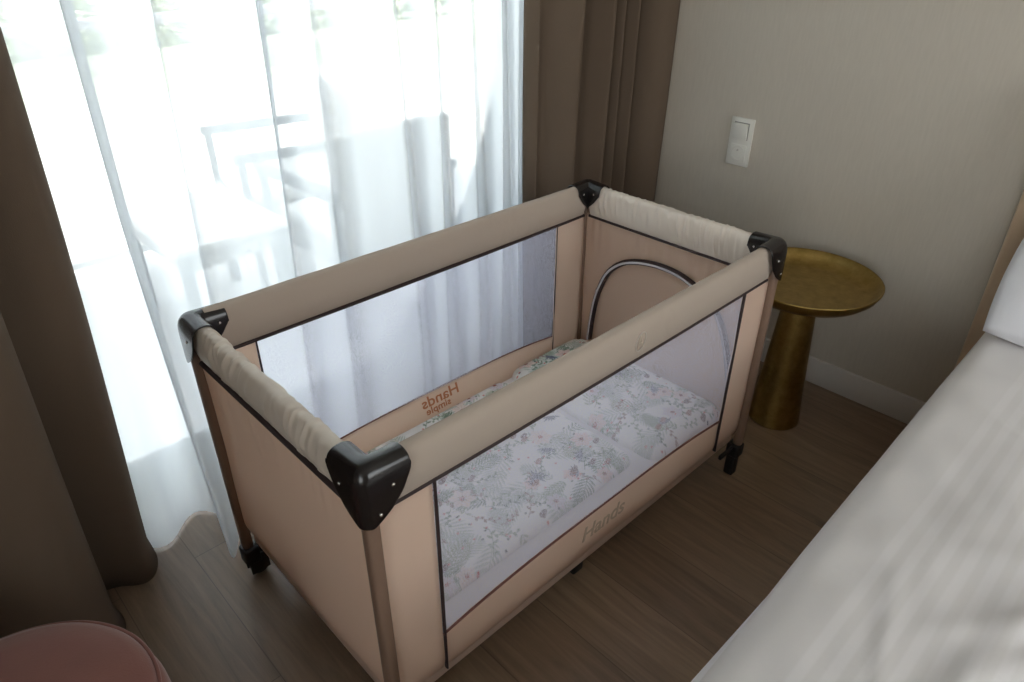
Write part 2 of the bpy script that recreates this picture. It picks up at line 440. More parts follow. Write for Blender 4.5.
# right drape: folds from the sheer's end to the wall
valley = [1.295, 1.37, 1.555, 1.665, 1.73, 1.80, 1.922]
path = []
for k in range(len(valley)-1):
    a, b_ = valley[k], valley[k+1]
    n = 16
    dep = [.05, .10, .10, .07, .08, .09][k]
    for i in range(n):
        t = i/n
        path.append((a+(b_-a)*(t+.10*math.sin(2*PI*t)), .985-dep*(math.sin(PI*t)**.7) - (.02 if k else 0)*math.sin(PI*t)))
path = path[:-16]+[tuple(q) for q in catmull([(1.80, .985), (1.815, .93), (1.835, .875), (1.87, .845), (1.905, .838), (1.924, .842)], 4)]
def frr(x, y, z, t):
    k = .9+.12*math.sin(z*1.4+x*3)
    return x+.004*math.sin(z*2.3+x*15)+.02*(z-1)*(1-t)*.4, .985+(y-.985)*k, z
dr = curtain('blackout_curtain', path, .0015, H-.02, M['drape'], frr, 30, .003)
tagit(dr, 'taupe blackout curtain gathered into narrow folds in the corner beside the socket wall', 'curtain')

# ------------------------------------------------------------------ switch and socket
S = empty('switch_and_socket', (X1, .524, .80), 'white double wall plate with a rocker switch above a socket on the beige wall', 'wall socket')
boxes('cover_plate', [(-.009, 0, -.044, .044, -.083, .083)], M['plate'], S, bev=.003)
r_ = boxes('rocker_gap_shade', [(-.0095, -.008, -.028, .030, .010, .068)], simple('painted_gap_shade', lin(140, 138, 132), .5), S)  # grey backing colours in the shade around the rocker
r_ = boxes('rocker', [(-.018, -.008, -.026, .028, .012, .066)], M['plate'], S, bev=.002)
r_.rotation_euler = (0, math.radians(-3), 0)
so = link('socket_insert', lathe([(.001, -.004), (.019, -.004), (.0215, .0), (.0275, .0005), (.029, -.003)][::-1], 40), M['plate'], S)
so.rotation_euler = (0, -PI/2, 0); so.location = (-.0125, .0, -.038)
boxes('insert_square', [(-.012, -.008, -.030, .030, -.068, -.008)], M['plate'], S, bev=.002)
for dy in (-.0095, .0095):
    h_ = link('socket_hole', lathe([(.0005, 0), (.0042, 0), (.0042, .0015), (.0005, .0015)], 16), M['dark'], so); h_.location = (-.004*0, dy, -.0035)
pn = link('earth_pin', lathe([(.0005, 0), (.0025, 0), (.0022, .008), (.0005, .009)], 16), M['rivet'], so); pn.location = (.011, 0, -.003)

# ------------------------------------------------------------------ side table
T = empty('side_table', (1.63, .068, 0), 'round brass side table with a tray top on a tapering cone foot', 'side table')
link('tray_top', lathe([(.001, .500), (.150, .500), (.185, .504), (.205, .520), (.216, .536), (.2195, .5365), (.219, .532), (.209, .512), (.190, .494), (.15, .489), (.001, .489)], 96), M['brass'], T)
link('cone_base', lathe([(.001, 0), (.083, 0), (.085, .004), (.083, .012), (.066, .22), (.050, .46), (.047, .4895), (.001, .4895)], 72), M['brass'], T)

# ------------------------------------------------------------------ pouf
Pf = empty('pouf', (-.514, .222, 0), 'round dusty pink velvet pouf beside the left curtain', 'pouf')
R_ = .222; Pf.scale = (1, 1, 1.06)
prof = [(.001, .42), (.10, .421), (.165, .419), (.190, .413), (.202, .405)]
link('seat_pad', lathe([(.001, .435), (.08, .434), (.15, .430), (.185, .423), (.200, .414), (.207, .402), (.207, .395), (.001, .395)], 96), M['velvet'], Pf)
tube('seam_piping', [(.2085*math.cos(a), .2085*math.sin(a), .403) for a in np.linspace(0, 2*PI, 96, endpoint=False)], .0035, M['velvet'], Pf, 8, closed=True)
link('drum', lathe([(.001, .02), (.205, .02), (.214, .035), (.222, .15), (.223, .28), (.219, .36), (.210, .398), (.001, .398)], 96), M['velvet'], Pf)
link('plinth', lathe([(.001, 0), (.19, 0), (.19, .022), (.001, .022)], 64), M['blackm'], Pf)

# ------------------------------------------------------------------ bed
BE = -.425
B = empty('bed', (.85, -1.33, 0), 'white double bed with a beige upholstered headboard against the socket wall', 'bed')
def bl(lst): return [(a-.85, b_-.85, c+1.33, d+1.33, e, f) for a, b_, c, d, e, f in lst]
boxes('bed_base', bl([(-.18, 1.84, -2.24, -.455, .05, .30)]), M['headboard'], B, bev=.01)
boxes('mattress', bl([(-.18, 1.84, -2.25, -.45, .30, .555)]), M['white_cloth'], B, bev=.04, seg=5)
boxes('headboard', bl([(1.845, 1.925, -2.32, -.352, 0.02, 1.12)]), M['headboard'], B, bev=.012, seg=4)
for px in (-.12, 1.76):
    for py in (-2.18, -.52):
        boxes('leg', bl([(px-.02, px+.02, py-.02, py+.02, 0, .052)]), M['blackm'], B)

def wrinkle(x, y):
    h = .010*noise.noise((x*2.1, y*2.6, 1.0))+.004*noise.noise((x*6, y*7, 4.0))
    # long soft drag folds
    for (cx, cy, ang, ln, w, a) in ((.78, -.86, 2.55, .34, .022, .013), (.62, -.78, 2.75, .30, .018, .010), (.95, -.95, 2.35, .35, .03, .012), (.50, -.70, 2.9, .28, .016, .006),
                                    (1.15, -.80, 1.9, .16, .02, .007), (.40, -.60, .25, .22, .010, .004), (1.05, -.70, 1.2, .2, .025, .006), (.8, -1.15, 2.3, .4, .03, .012)):
        dx, dy = x-cx, y-cy
        u = dx*math.cos(ang)+dy*math.sin(ang); v = -dx*math.sin(ang)+dy*math.cos(ang)+.25*(u**2)
        h += a*math.exp(-(u/ln)**2*1.5-(v/w)**2)
    h += .0028*noise.noise((x*11, y*16, 7.5))
    h += .004*noise.noise((x*4+y*5, y*14-x*9, 2.5))
    return h*1.5
def duv(u, v):
    x0, x1, y0, y1 = -.225, 1.72, -2.28, BE
    x = x0+(x1-x0)*u
    # v: 0 far side hem .. 1 near side hem, wraps over both edges
    drop = .22; r = .05
    wtop = (y1-y0)-2*r; tot = wtop+2*(drop+r*PI/2)
    s = v*tot
    def prof(s):
        if s < drop: return 0, -(drop-s)
        s -= drop
        if s < r*PI/2: a = s/r; return r-r*math.cos(a), r*math.sin(a)
        return None
    s2 = tot-s
    edge = None
    if s < drop+r*PI/2: yy, zz = prof(s); y = y0+yy; z = .555+zz
    elif s2 < drop+r*PI/2: yy, zz = prof(s2); y = y1-yy; z = .555+zz
    else: y = y0+r+(s-drop-r*PI/2); z = .555+r
    if z > .555: z += wrinkle(x, y)*min(1, (z-.555)/r)
    else: y += (.012*math.sin(x*14)+.006*math.sin(x*31+1))*(min(1, (.555-z)/.2))*(1 if v > .5 else -1)*.8
    y += (.006*math.sin(x*2.3+.5)-.036*max(0, 1.6-x))*(1 if v > .5 else -.5)
    # foot end rounding
    e = (x-x0)
    if e < .05 and z > .555: z -= .05*(1-math.sqrt(max(0, 1-(1-e/.05)**2)))
    return (x, y, z)
def nonu(u): return u
me = grid_mesh(240, 260, lambda u, v: duv(u, v))
dv = link('bed_cover', me, M['satin']); 
solid(dv, .008, -1)
tagit(dv, 'white striped satin cover spread over the bed, slightly creased', 'bedding')

# pillow leaning at the headboard
def pillow_mesh(w, d, h, n=40):
    V = []; F = []
    def f(u, v, s):
        x = (u*2-1); y = (v*2-1)
        ex = 1-.06*(abs(y)**2); ey = 1-.06*(abs(x)**2)
        e = max(0, (1-abs(x)**2.6))*max(0, (1-abs(y)**2.6))
        z = s*h*.5*(e**.42)
        z += .006*noise.noise((x*3, y*3, s*2))*(e > 0)
        return (x*w/2*ex, y*d/2*ey, z)
    idx = {}
    for s in (1, -1):
        for j in range(n+1):
            for i in range(n+1):
                if s == -1 and (i in (0, n) or j in (0, n)): idx[(s, i, j)] = idx[(1, i, j)]; continue
                idx[(s, i, j)] = len(V); V.append(f(i/n, j/n, s))
        for j in range(n):
            for i in range(n):
                q = [idx[(s, i, j)], idx[(s, i+1, j)], idx[(s, i+1, j+1)], idx[(s, i, j+1)]]
                F.append(q if s == 1 else q[::-1])
    return mesh(V, F)
pw = link('pillow', pillow_mesh(.50, .74, .17), M['pillowcase'], loc=(1.645, -.79, .778))
pw.rotation_euler = (0, math.radians(-42), 0)
tagit(pw, 'white pillow leaning against the beige headboard', 'pillow')

# ------------------------------------------------------------------ travel cot
L, Wd, HT, ZP = 1.285, .676, .772, .675
K = empty('travel_cot', (L/2, Wd/2, 0), 'peach and taupe folding travel cot with netting sides and black corner caps', 'cot')
def kl(v): return Vector((v[0]-L/2, v[1]-Wd/2, v[2]))
class Sub: pass
def part(name, me, mat, parent=K, smooth=True):
    o = link(name, me, mat, parent, smooth=smooth)
    return o
def shift(me):
    me.transform(Matrix.Translation((-L/2, -Wd/2, 0))); return me

# padded rails
def rail_mesh(axis, c, a, b_, wr, side, n=300, sag=0.0, seedv=0, dza=0):
    """axis 0: along x at y=c ; axis 1: along y at x=c ; side=+1/-1 outward direction"""
    top, bot, t = HT, ZP-.002, .0185
    sec = []
    for q in [(0, 1), (.55, .97), (.88, .84), (1.0, .66), (.98, .42), (.72, .18), (.30, .0), (-.30, .0), (-.72, .18), (-.98, .42), (-1.0, .66), (-.88, .84), (-.55, .97)]:
        sec.append((q[0]*t, bot+(top-bot)*q[1]))
    S2 = [tuple(p) for p in catmull(sec, 3, closed=True)]
    loops = []
    for i in range(n+1):
        s = i/n; w = a+(b_-a)*s
        lp = []
        env = min(1, s*9, (1-s)*9)
        for (o_, z) in S2:
            k = (z-bot)/(top-bot)
            d = 0
            if wr:
                ph = w*240+3.5*math.sin(w*19+seedv)+(k*5.0 if o_*side > 0 else -k*3.0+8)
                amp = wr*max(.12, .5+1.1*noise.noise((w*9, seedv, k*.6)))*env
                d = amp*(1-1.6*abs(math.sin(ph*.5))**.8+.35*math.sin(ph*1.37+1.3+k*4))
                d += wr*1.3*noise.noise((w*22, k*2.2+seedv, o_*30))*env
            else:
                d = .0012*noise.noise((w*10, k*2, seedv))
            oo = o_*(1+d*min(1, k*4)/ .0185)
            zz = z+d*.6*(k-.3)-sag*4*s*(1-s)+dza*(1-s)*k
            lp.append(Vector((w, c+oo, zz)) if axis == 0 else Vector((c+oo, w, zz)))
        loops.append(lp)
    return shift(loft(loops))
IN = .0215
r1 = part('padded_rail', rail_mesh(0, IN, .045, L-.045, 0, -1, sag=.004, seedv=1), M['rail'])
r2 = part('padded_rail', rail_mesh(0, Wd-IN, .045, L-.045, 0, 1, sag=.0, seedv=5, dza=.008), M['rail'])
r3 = part('padded_rail', rail_mesh(1, IN, .045, Wd-.045, .0048, -1, seedv=2), M['rail_shiny'])
r4 = part('padded_rail', rail_mesh(1, L-IN, .045, Wd-.045, .0042, 1, seedv=9), M['rail_shiny'])
r3['label'] = 'creased satin end rail'; r4['label'] = 'gathered satin end rail'

# side panels: fabric strips + bottom band, with a net window
XL, XR, ZB, ZM = .140, 1.130, .150, .292
def arc_bottom(x):  # lower edge of the window, rising in the middle
    s = (x-XL)/(XR-XL)
    return ZM-.040*(abs(2*s-1)**3)*0.6
def side_panel(y, out):
    V, F = [], []
    def quadgrid(xa, xb, zf0, zf1, nx, nz):
        o = len(V)
        for j in range(nz+1):
            for i in range(nx+1):
                x = xa+(xb-xa)*i/nx; z = zf0(x)+(zf1(x)-zf0(x))*j/nz
                yy = y+.0035*noise.noise((x*6, z*9, y))-out*.010*max(0, 1-(z-ZB)/.05)**2
                V.append((x, yy, z))
        for j in range(nz):
            for i in range(nx):
                F.append((o+j*(nx+1)+i, o+j*(nx+1)+i+1, o+(j+1)*(nx+1)+i+1, o+(j+1)*(nx+1)+i))
    k = lambda c: (lambda x: c)
    xs0, xs1 = .026, L-.026
    quadgrid(xs0, XL, k(ZB), k(ZP), 10, 40)
    quadgrid(XR, xs1, k(ZB), k(ZP), 10, 40)
    quadgrid(XL, XR, k(ZB), arc_bottom, 80, 10)
    me = bpy.data.meshes.new('sp'); me.from_pydata(V, [], F); me.update()
    bm = bmesh.new(); bm.from_mesh(me); bmesh.ops.remove_doubles(bm, verts=bm.verts, dist=.0002); bm.to_mesh(me); bm.free()
    o = part('side_panel', shift(me), M['peach']); solid(o, .003, 0)
    # net
    nm = grid_mesh(40, 20, lambda u, v: (XL+(XR-XL)*u, y+out*.001+.002*math.sin(u*9+v*4), arc_bottom(XL+(XR-XL)*u)+(ZP-arc_bottom(XL+(XR-XL)*u))*v))
    part('net_window', shift(nm), M['net'])
    yo = y+out*.002
    for xx in (XL, XR):
        pts = [(xx+(.004*math.sin(3*z)), yo+out*.001, z) for z in np.linspace(ZB+.012, ZP, 24)]
        part('edge_piping', shift(tube_mesh(pts, .0024, 8, rx=.0054)), M['piping'])
    pts = [(x, yo+out*.0005, arc_bottom(x)) for x in np.linspace(XL, XR, 60)]
    part('hem_piping', shift(tube_mesh(pts, .0028, 8)), M['brown_piping'])
    return o
spn = side_panel(.018, -1); spf = side_panel(Wd-.018, 1)

def end_panel(x, out):
    def f(u, v):
        y = .026+(Wd-.052)*u; z = ZB+(ZP-ZB)*v
        xx = x+.004*noise.noise((y*5, z*6, x))-out*.012*max(0, 1-(z-ZB)/.05)**2
        g = max(0, (v-.72)/.28)   # gathers under the rail
        xx += .0022*g*math.sin(y*150+2*math.sin(y*31))
        return (xx, y, z)
    o = part('end_panel', shift(grid_mesh(120, 50, f)), M['peach']); solid(o, .003, 0); return o
ep0 = end_panel(.018, -1); ep1 = end_panel(L-.018, 1)

# piping under the rails (all four sides), dark and thick
def rp(a, b_, out_, sag=0):
    pts = [(a[0]+(b_[0]-a[0])*s, a[1]+(b_[1]-a[1])*s, ZP-.004-sag*4*s*(1-s)) for s in np.linspace(0, 1, 40)]
    return part('rail_piping', shift(tube_mesh(pts, .0055, 10, rx=.011)), M['piping'])
rp((.04, .022), (L-.04, .022), -1, .004); rp((.04, Wd-.022), (L-.04, Wd-.022), 1, .004)
rp((.016, .04), (.016, Wd-.04), -1); rp((L-.022, .04), (L-.022, Wd-.04), 1)

# arched zip roll on the far end, inside
xa = L-.030
arc = [(xa, .060, .235), (xa, .072, .32), (xa, .095, .41), (xa, .135, .50), (xa, .195, .555), (xa, .270, .585), (xa, .345, .592), (xa, .42, .582), (xa, .490, .555), (xa, .545, .50), (xa, .580, .41), (xa, .595, .32), (xa, .602, .235)]
arcp = [tuple(p) for p in catmull(arc, 6)]
ar = part('arched_trim', shift(tube_mesh(arcp, .0115, 12, rx=.009)), M['piping'])
a2 = part('arch_highlight', shift(tube_mesh([(x-.0085, y, z) for x, y, z in arcp], .0045, 8)), simple('painted_highlight', lin(190, 186, 190), .4), ar)  # pale strip painted as the highlight along the dark arch

# legs, caps, feet
def leg_mesh(cx, cy, z0, z1, rx=.0135, ry=.0135):
    L_ = []
    for z in np.linspace(z0, z1, 12):
        L_.append([Vector((cx+rx*math.copysign(abs(math.cos(a))**.7, math.cos(a)), cy+ry*math.copysign(abs(math.sin(a))**.7, math.sin(a)), z)) for a in np.linspace(0, 2*PI, 20, endpoint=False)])
    return shift(loft(L_))
def cap_mesh(cx, cy, sx, sy):
    """moulded corner: a profile swept round the corner, hooded over both rails"""
    A, t, o, rc = .087, .0435, -.0075, .024
    # stations: (outer point, inner point, distance from the corner)
    st_ = []
    for d in (A, A-.003, A-.008, .070, .060, .050, .042):
        st_.append(((d, o), (max(d, t-o*0), t), d))
    for q in np.linspace(0, 1, 9)[1:-1]:
        th = -PI/2-q*PI/2
        st_.append(((o+rc+rc*math.cos(th), o+rc+rc*math.sin(th)), (t, t), .02))
    for d in (.042, .050, .060, .070, A-.008, A-.003, A):
        st_.append(((o, d), (t, max(d, t)), d))
    m = len(st_)
    loops = []
    for (ox, oy), (ix, iy), d in st_:
        kx = min(1, max(0, (d-.020)/(A-.020)))
        zb = .664+.070*kx**1.15
        if d > A-.009: zb += (.004, .012, .030)[(d > A-.0085)+(d > A-.001)] if d > A-.0085 else .002
        zi = .684+.056*kx**1.2
        if d > A-.0085: zi += .006
        if d > A-.001: zi += .006
        tp = .7795-.004*kx
        shr = 1-(.03 if d > A-.001 else 0)
        pr = [(0, zb), (0, zb+(.745-zb)*.33), (0, zb+(.745-zb)*.66), (0, .745 if zb < .745 else zb+.002), (.025, .757), (.09, .768), (.22, tp-.003), (.38, tp), (.62, tp), (.78, tp-.003), (.91, .768), (.975, .757), (1, .745), (1, .5*(.745+zi)), (1, zi)]
        loops.append([Vector((cx+sx*(ox+(ix-ox)*w_), cy+sy*(oy+(iy-oy)*w_), .70+(z-.70)*1)) for w_, z in pr])
    return shift(loft(loops, cap=False, closed=False))
legs = {}
for nm, cx, cy, sx, sy in (('A', 0, 0, 1, 1), ('B', 0, Wd, 1, -1), ('C', L, Wd, -1, -1), ('D', L, 0, -1, 1)):
    legs[nm] = part('leg', leg_mesh(cx+sx*.0135, cy+sy*.0135, .085, .72), M['leg'])
    cap = part('corner_cap', cap_mesh(cx, cy, sx, sy), M['black'])
    md = cap.modifiers.new('t', 'SOLIDIFY'); md.thickness = .0035; md.offset = 0; md = cap.modifiers.new('s', 'SUBSURF'); md.levels = 2; md.render_levels = 2
    # rivets on the outer faces (and on the inside of the far corners)
    def rivet(p, d):
        pr = lathe([(.0001, 0), (.0034, 0), (.0030, .0016), (.0001, .0022)][::-1], 14)
        q = Vector((0, 0, 1)).rotation_difference(Vector(d))
        o = link('rivet', pr, M['rivet'], cap); o.location = kl(p); o.rotation_mode = 'QUATERNION'; o.rotation_quaternion = q
    rivet((cx+sx*.050, cy-sy*.0092, .735), (0, -sy, 0)); rivet((cx+sx*.022, cy-sy*.0092, .690), (0, -sy, 0))
    rivet((cx-sx*.0092, cy+sy*.050, .735), (-sx, 0, 0))
    rivet((cx+sx*.066, cy+sy*.0455, .750), (0, sy, 0)); rivet((cx+sx*.0455, cy+sy*.066, .750), (sx, 0, 0))
    if sx == 1:   # castor end
        bm = bmesh.new()
        box_bm(bm, cx-.006, cx+.034, min(cy, cy+sy*.034)-.004, max(cy, cy+sy*.034)+.004, .055, .105, .006, 3)
        box_bm(bm, cx+.028, cx+.075, min(cy+sy*.004, cy+sy*.012), max(cy+sy*.004, cy+sy*.012), .06, .10, .003)
        box_bm(bm, cx+.002, cx+.052, cy+sy*.002-.002, cy+sy*.002+.002, .018, .075, .0015)
        box_bm(bm, cx+.002, cx+.052, cy+sy*.030-.002, cy+sy*.030+.002, .018, .075, .0015)
        me = bpy.data.meshes.new('f'); bm.to_mesh(me); bm.free()
        ft = part('castor_bracket', shift(me), M['blackm'], smooth=False); shade_auto(ft)
        wl = lathe([(.0005, -.011), (.007, -.011), (.009, -.008), (.020, -.009), (.0245, -.006), (.0255, 0), (.0245, .006), (.020, .009), (.009, .008), (.007, .011), (.0005, .011)], 32)
        w_ = link('castor_wheel', wl, M['blackm'], ft); w_.rotation_euler = (PI/2, 0, 0); w_.location = kl((cx+.030, cy+sy*.016, .0256))
    else:
        bm = bmesh.new()
        box_bm(bm, min(cx+sx*.000, cx+sx*.034)-.003, max(cx, cx+sx*.034)+.003, min(cy, cy+sy*.034)-.003, max(cy, cy+sy*.034)+.003, .07, .115, .006, 3)
        box_bm(bm, min(cx+sx*.005, cx+sx*.034), max(cx+sx*.005, cx+sx*.034), min(cy+sy*.003, cy+sy*.032), max(cy+sy*.003, cy+sy*.032), 0, .08, .004, 3)
        box_bm(bm, min(cx+sx*.03, cx+sx*.105), max(cx+sx*.03, cx+sx*.105), min(cy+sy*.012, cy+sy*.022), max(cy+sy*.012, cy+sy*.022), .098, .112, .003, 2)
        me = bpy.data.meshes.new('f'); bm.to_mesh(me); bm.free()
        ft = part('foot', shift(me), M['blackm'], smooth=False); shade_auto(ft)
for cy in (.095, Wd-.095):
    bm = bmesh.new(); box_bm(bm, L/2-.03, L/2+.008, cy-.015, cy+.015, 0, .125, .005, 3)
    me = bpy.data.meshes.new('f'); bm.to_mesh(me); bm.free()
    o = part('centre_foot', shift(me), M['blackm'], smooth=False); shade_auto(o)

# fabric floor tray of the cot, turned in under the sides
boxes_ = bmesh.new(); box_bm(boxes_, .026, L-.026, .026, Wd-.026, .118, .165, .014, 4)
me = bpy.data.meshes.new('f'); boxes_.to_mesh(me); boxes_.free()
fl_ = part('floor_panel', shift(me), M['peach'], smooth=False); shade_auto(fl_, 60)

# lettering
def text_obj(name, s, size, mat, parent, loc, rot, ext=.0004, shear=.2, scale=(1, 1, 1)):
    cu = bpy.data.curves.new('t', 'FONT'); cu.body = s; cu.size = size; cu.extrude = ext; cu.shear = shear; cu.offset = size*.012
    cu.align_x = 'CENTER'
    t = bpy.data.objects.new('t', cu); C.objects.link(t)
    dg = bpy.context.evaluated_depsgraph_get()
    me = bpy.data.meshes.new_from_object(t.evaluated_get(dg))
    bpy.data.objects.remove(t)
    me.materials.clear()
    o = link(name, me, mat, parent, smooth=False); o.location = kl(loc); o.rotation_euler = rot; o.scale = scale
    return o
# near side: printed on the outside, reads from outside
text_obj('printed_lettering', 'Hands', .062, M['text2'], spn, (.632, .0155, .214), (PI/2, 0, 0))
# far side: print faces the window, shows through the fabric mirrored to the inside
text_obj('printed_lettering', 'Hands', .055, M['text'], spf, (.650, Wd-.0205, .246), (PI/2, 0, 0), scale=(-1, 1, 1))
text_obj('printed_lettering', 'simple', .036, M['text'], spf, (.640, Wd-.0205, .218), (PI/2, 0, 0), scale=(-1, 1, 1))
# small embossed badge on the near rail
badge = [(.684+.016*math.cos(a)+.004*math.sin(a), .0015+.0*a, .722+.021*math.sin(a)) for a in np.linspace(0, 2*PI, 40, endpoint=False)]
bd = part('badge_ring', shift(tube_mesh(badge, .0012, 6, closed=True)), simple('badge_thread', lin(190, 182, 172), .6), r1)
for q in (((.676, .706), (.682, .738)), ((.682, .738), (.693, .706)), ((.679, .719), (.689, .719))):
    part('badge_stroke', shift(tube_mesh([(q[0][0], .0012, q[0][1]), (q[1][0], .0012, q[1][1])], .0011, 6)), M['text2'], bd)

# ------------------------------------------------------------------ bedding in the cot
mt = empty('cot_mattress', (L/2, Wd/2, .166), 'white cot mattress lying on the floor of the travel cot', 'mattress')
bm = bmesh.new(); box_bm(bm, .036-L/2, L-.036-L/2, .036-Wd/2, Wd-.036-Wd/2, 0, .050, .014, 4)
me = bpy.data.meshes.new('f'); bm.to_mesh(me); bm.free()
o = link('mattress_cover', me, M['white_cloth'], mt, smooth=False); shade_auto(o, 60)

class Print:
    """flat print drawn with tapered strokes, later stored as a colour attribute"""
    def __init__(s, w, d, res, seed):
        s.nx, s.ny = int(w/res)+1, int(d/res)+1; s.w, s.d = w, d
        s.X, s.Y = np.meshgrid(np.linspace(0, w, s.nx), np.linspace(0, d, s.ny))
        s.I = np.ones((s.ny, s.nx, 3))*np.array(lin(240, 240, 238)[:3]); s.rng = random.Random(seed)
    def stroke(s, a, b, w0, w1, col, al=1, mid=None):
        m = max(w0, w1, mid or 0)+.002
        x0, x1 = min(a[0], b[0])-m, max(a[0], b[0])+m; y0, y1 = min(a[1], b[1])-m, max(a[1], b[1])+m
        i0, i1 = max(0, int(x0/s.w*(s.nx-1))), min(s.nx, int(x1/s.w*(s.nx-1))+2)
        j0, j1 = max(0, int(y0/s.d*(s.ny-1))), min(s.ny, int(y1/s.d*(s.ny-1))+2)
        if i0 >= i1 or j0 >= j1: return
        X, Y = s.X[j0:j1, i0:i1]-a[0], s.Y[j0:j1, i0:i1]-a[1]
        dx, dy = b[0]-a[0], b[1]-a[1]; l2 = dx*dx+dy*dy+1e-12
        t = np.clip((X*dx+Y*dy)/l2, 0, 1)
        dist = np.hypot(X-t*dx, Y-t*dy)
        w = w0+(w1-w0)*t
        if mid is not None: w = w+mid*np.sin(PI*t)
        k = np.clip((w-dist)/.0012+.5, 0, 1)[..., None]*al
        s.I[j0:j1, i0:i1] = s.I[j0:j1, i0:i1]*(1-k)+np.array(col[:3])*k
    def frond(s, x, y, ang, ln, col, n=9, curl=.4):
        px, py, a = x, y, ang
        for i in range(n):
            t = i/n; nx, ny = px+math.cos(a)*ln/n, py+math.sin(a)*ln/n
            s.stroke((px, py), (nx, ny), .0012, .0010, col)
            lf = ln*.42*math.sin(PI*(.15+.8*t))
            for sd in (-1, 1):
                b = a+sd*(.95-.4*t)
                s.stroke((px, py), (px+math.cos(b)*lf, py+math.sin(b)*lf), .0006, .0004, col, .9, mid=.0024)
            px, py = nx, ny; a += curl/n
    def leaf(s, x, y, ang, ln, col, wd=.006):
        s.stroke((x, y), (x+math.cos(ang)*ln, y+math.sin(ang)*ln), .0003, .0003, col, .9, mid=wd)
    def sprig(s, x, y, ang, ln, col, n=6):
        px, py, a = x, y, ang
        for i in range(n):
            nx, ny = px+math.cos(a)*ln/n, py+math.sin(a)*ln/n
            s.stroke((px, py), (nx, ny), .0009, .0009, col)
            s.leaf(nx, ny, a+(.8 if i % 2 else -.8), ln*.2, col, .0035)
            px, py = nx, ny; a += .09
    def flower(s, x, y, r, col, cen, line):
        a0 = s.rng.random()*6
        for k in range(6):
            a = a0+k*PI/3
            s.stroke((x+math.cos(a)*r*.2, y+math.sin(a)*r*.2), (x+math.cos(a)*r, y+math.sin(a)*r), .001, .002, col, .85, mid=r*.27)
        for k in range(12):
            a = a0+k*PI/6
            s.stroke((x+math.cos(a)*r*.3, y+math.sin(a)*r*.3), (x+math.cos(a)*r*.8, y+math.sin(a)*r*.8), .0007, .0005, line, .7)
        s.stroke((x, y), (x+.001, y), r*.2, r*.2, cen, 1)
    def fill(s, dens):
        r = s.rng
        G = [lin(120, 142, 122), lin(150, 168, 148), lin(96, 122, 104), lin(170, 178, 160)]
        A = s.w*s.d
        U = lambda: (r.random()*s.w, r.random()*s.d)
        for _ in range(int(A*170*dens)): s.frond(*U(), r.random()*6.28, r.uniform(.07, .13), lin(190, 200, 192), 10, r.uniform(-1, 1))
        for _ in range(int(A*75*dens)): s.frond(*U(), r.random()*6.28, r.uniform(.07, .12), r.choice(G), 10, r.uniform(-1, 1))
        for _ in range(int(A*290*dens)): s.sprig(*U(), r.random()*6.28, r.uniform(.05, .09), r.choice(G+[lin(150, 120, 110)]))
        for _ in range(int(A*80*dens)): s.flower(*U(), r.uniform(.022, .036), r.choice([lin(238, 218, 214), lin(240, 228, 222), lin(226, 222, 230)]), r.choice([lin(150, 80, 70), lin(190, 120, 110)]), lin(205, 165, 160))
        for _ in range(int(A*42*dens)):
            x, y = U(); a = r.random()*6.28
            for q in range(7): s.leaf(x, y, a+(q-3)*.42, r.uniform(.022, .036), r.choice([lin(96, 104, 128), lin(110, 118, 136)]), .0028)
        for _ in range(int(A*70*dens)): x, y = U(); s.stroke((x, y), (x+.012, y+.005), .008, .006, r.choice([lin(150, 100, 78), lin(120, 96, 92), lin(170, 130, 120)]), .95)
        for _ in range(int(A*420*dens)): x, y = U(); s.stroke((x, y), (x+.002, y), .0028, .0022, r.choice([lin(200, 90, 84), lin(60, 74, 90), lin(96, 120, 100), lin(214, 130, 120)]))
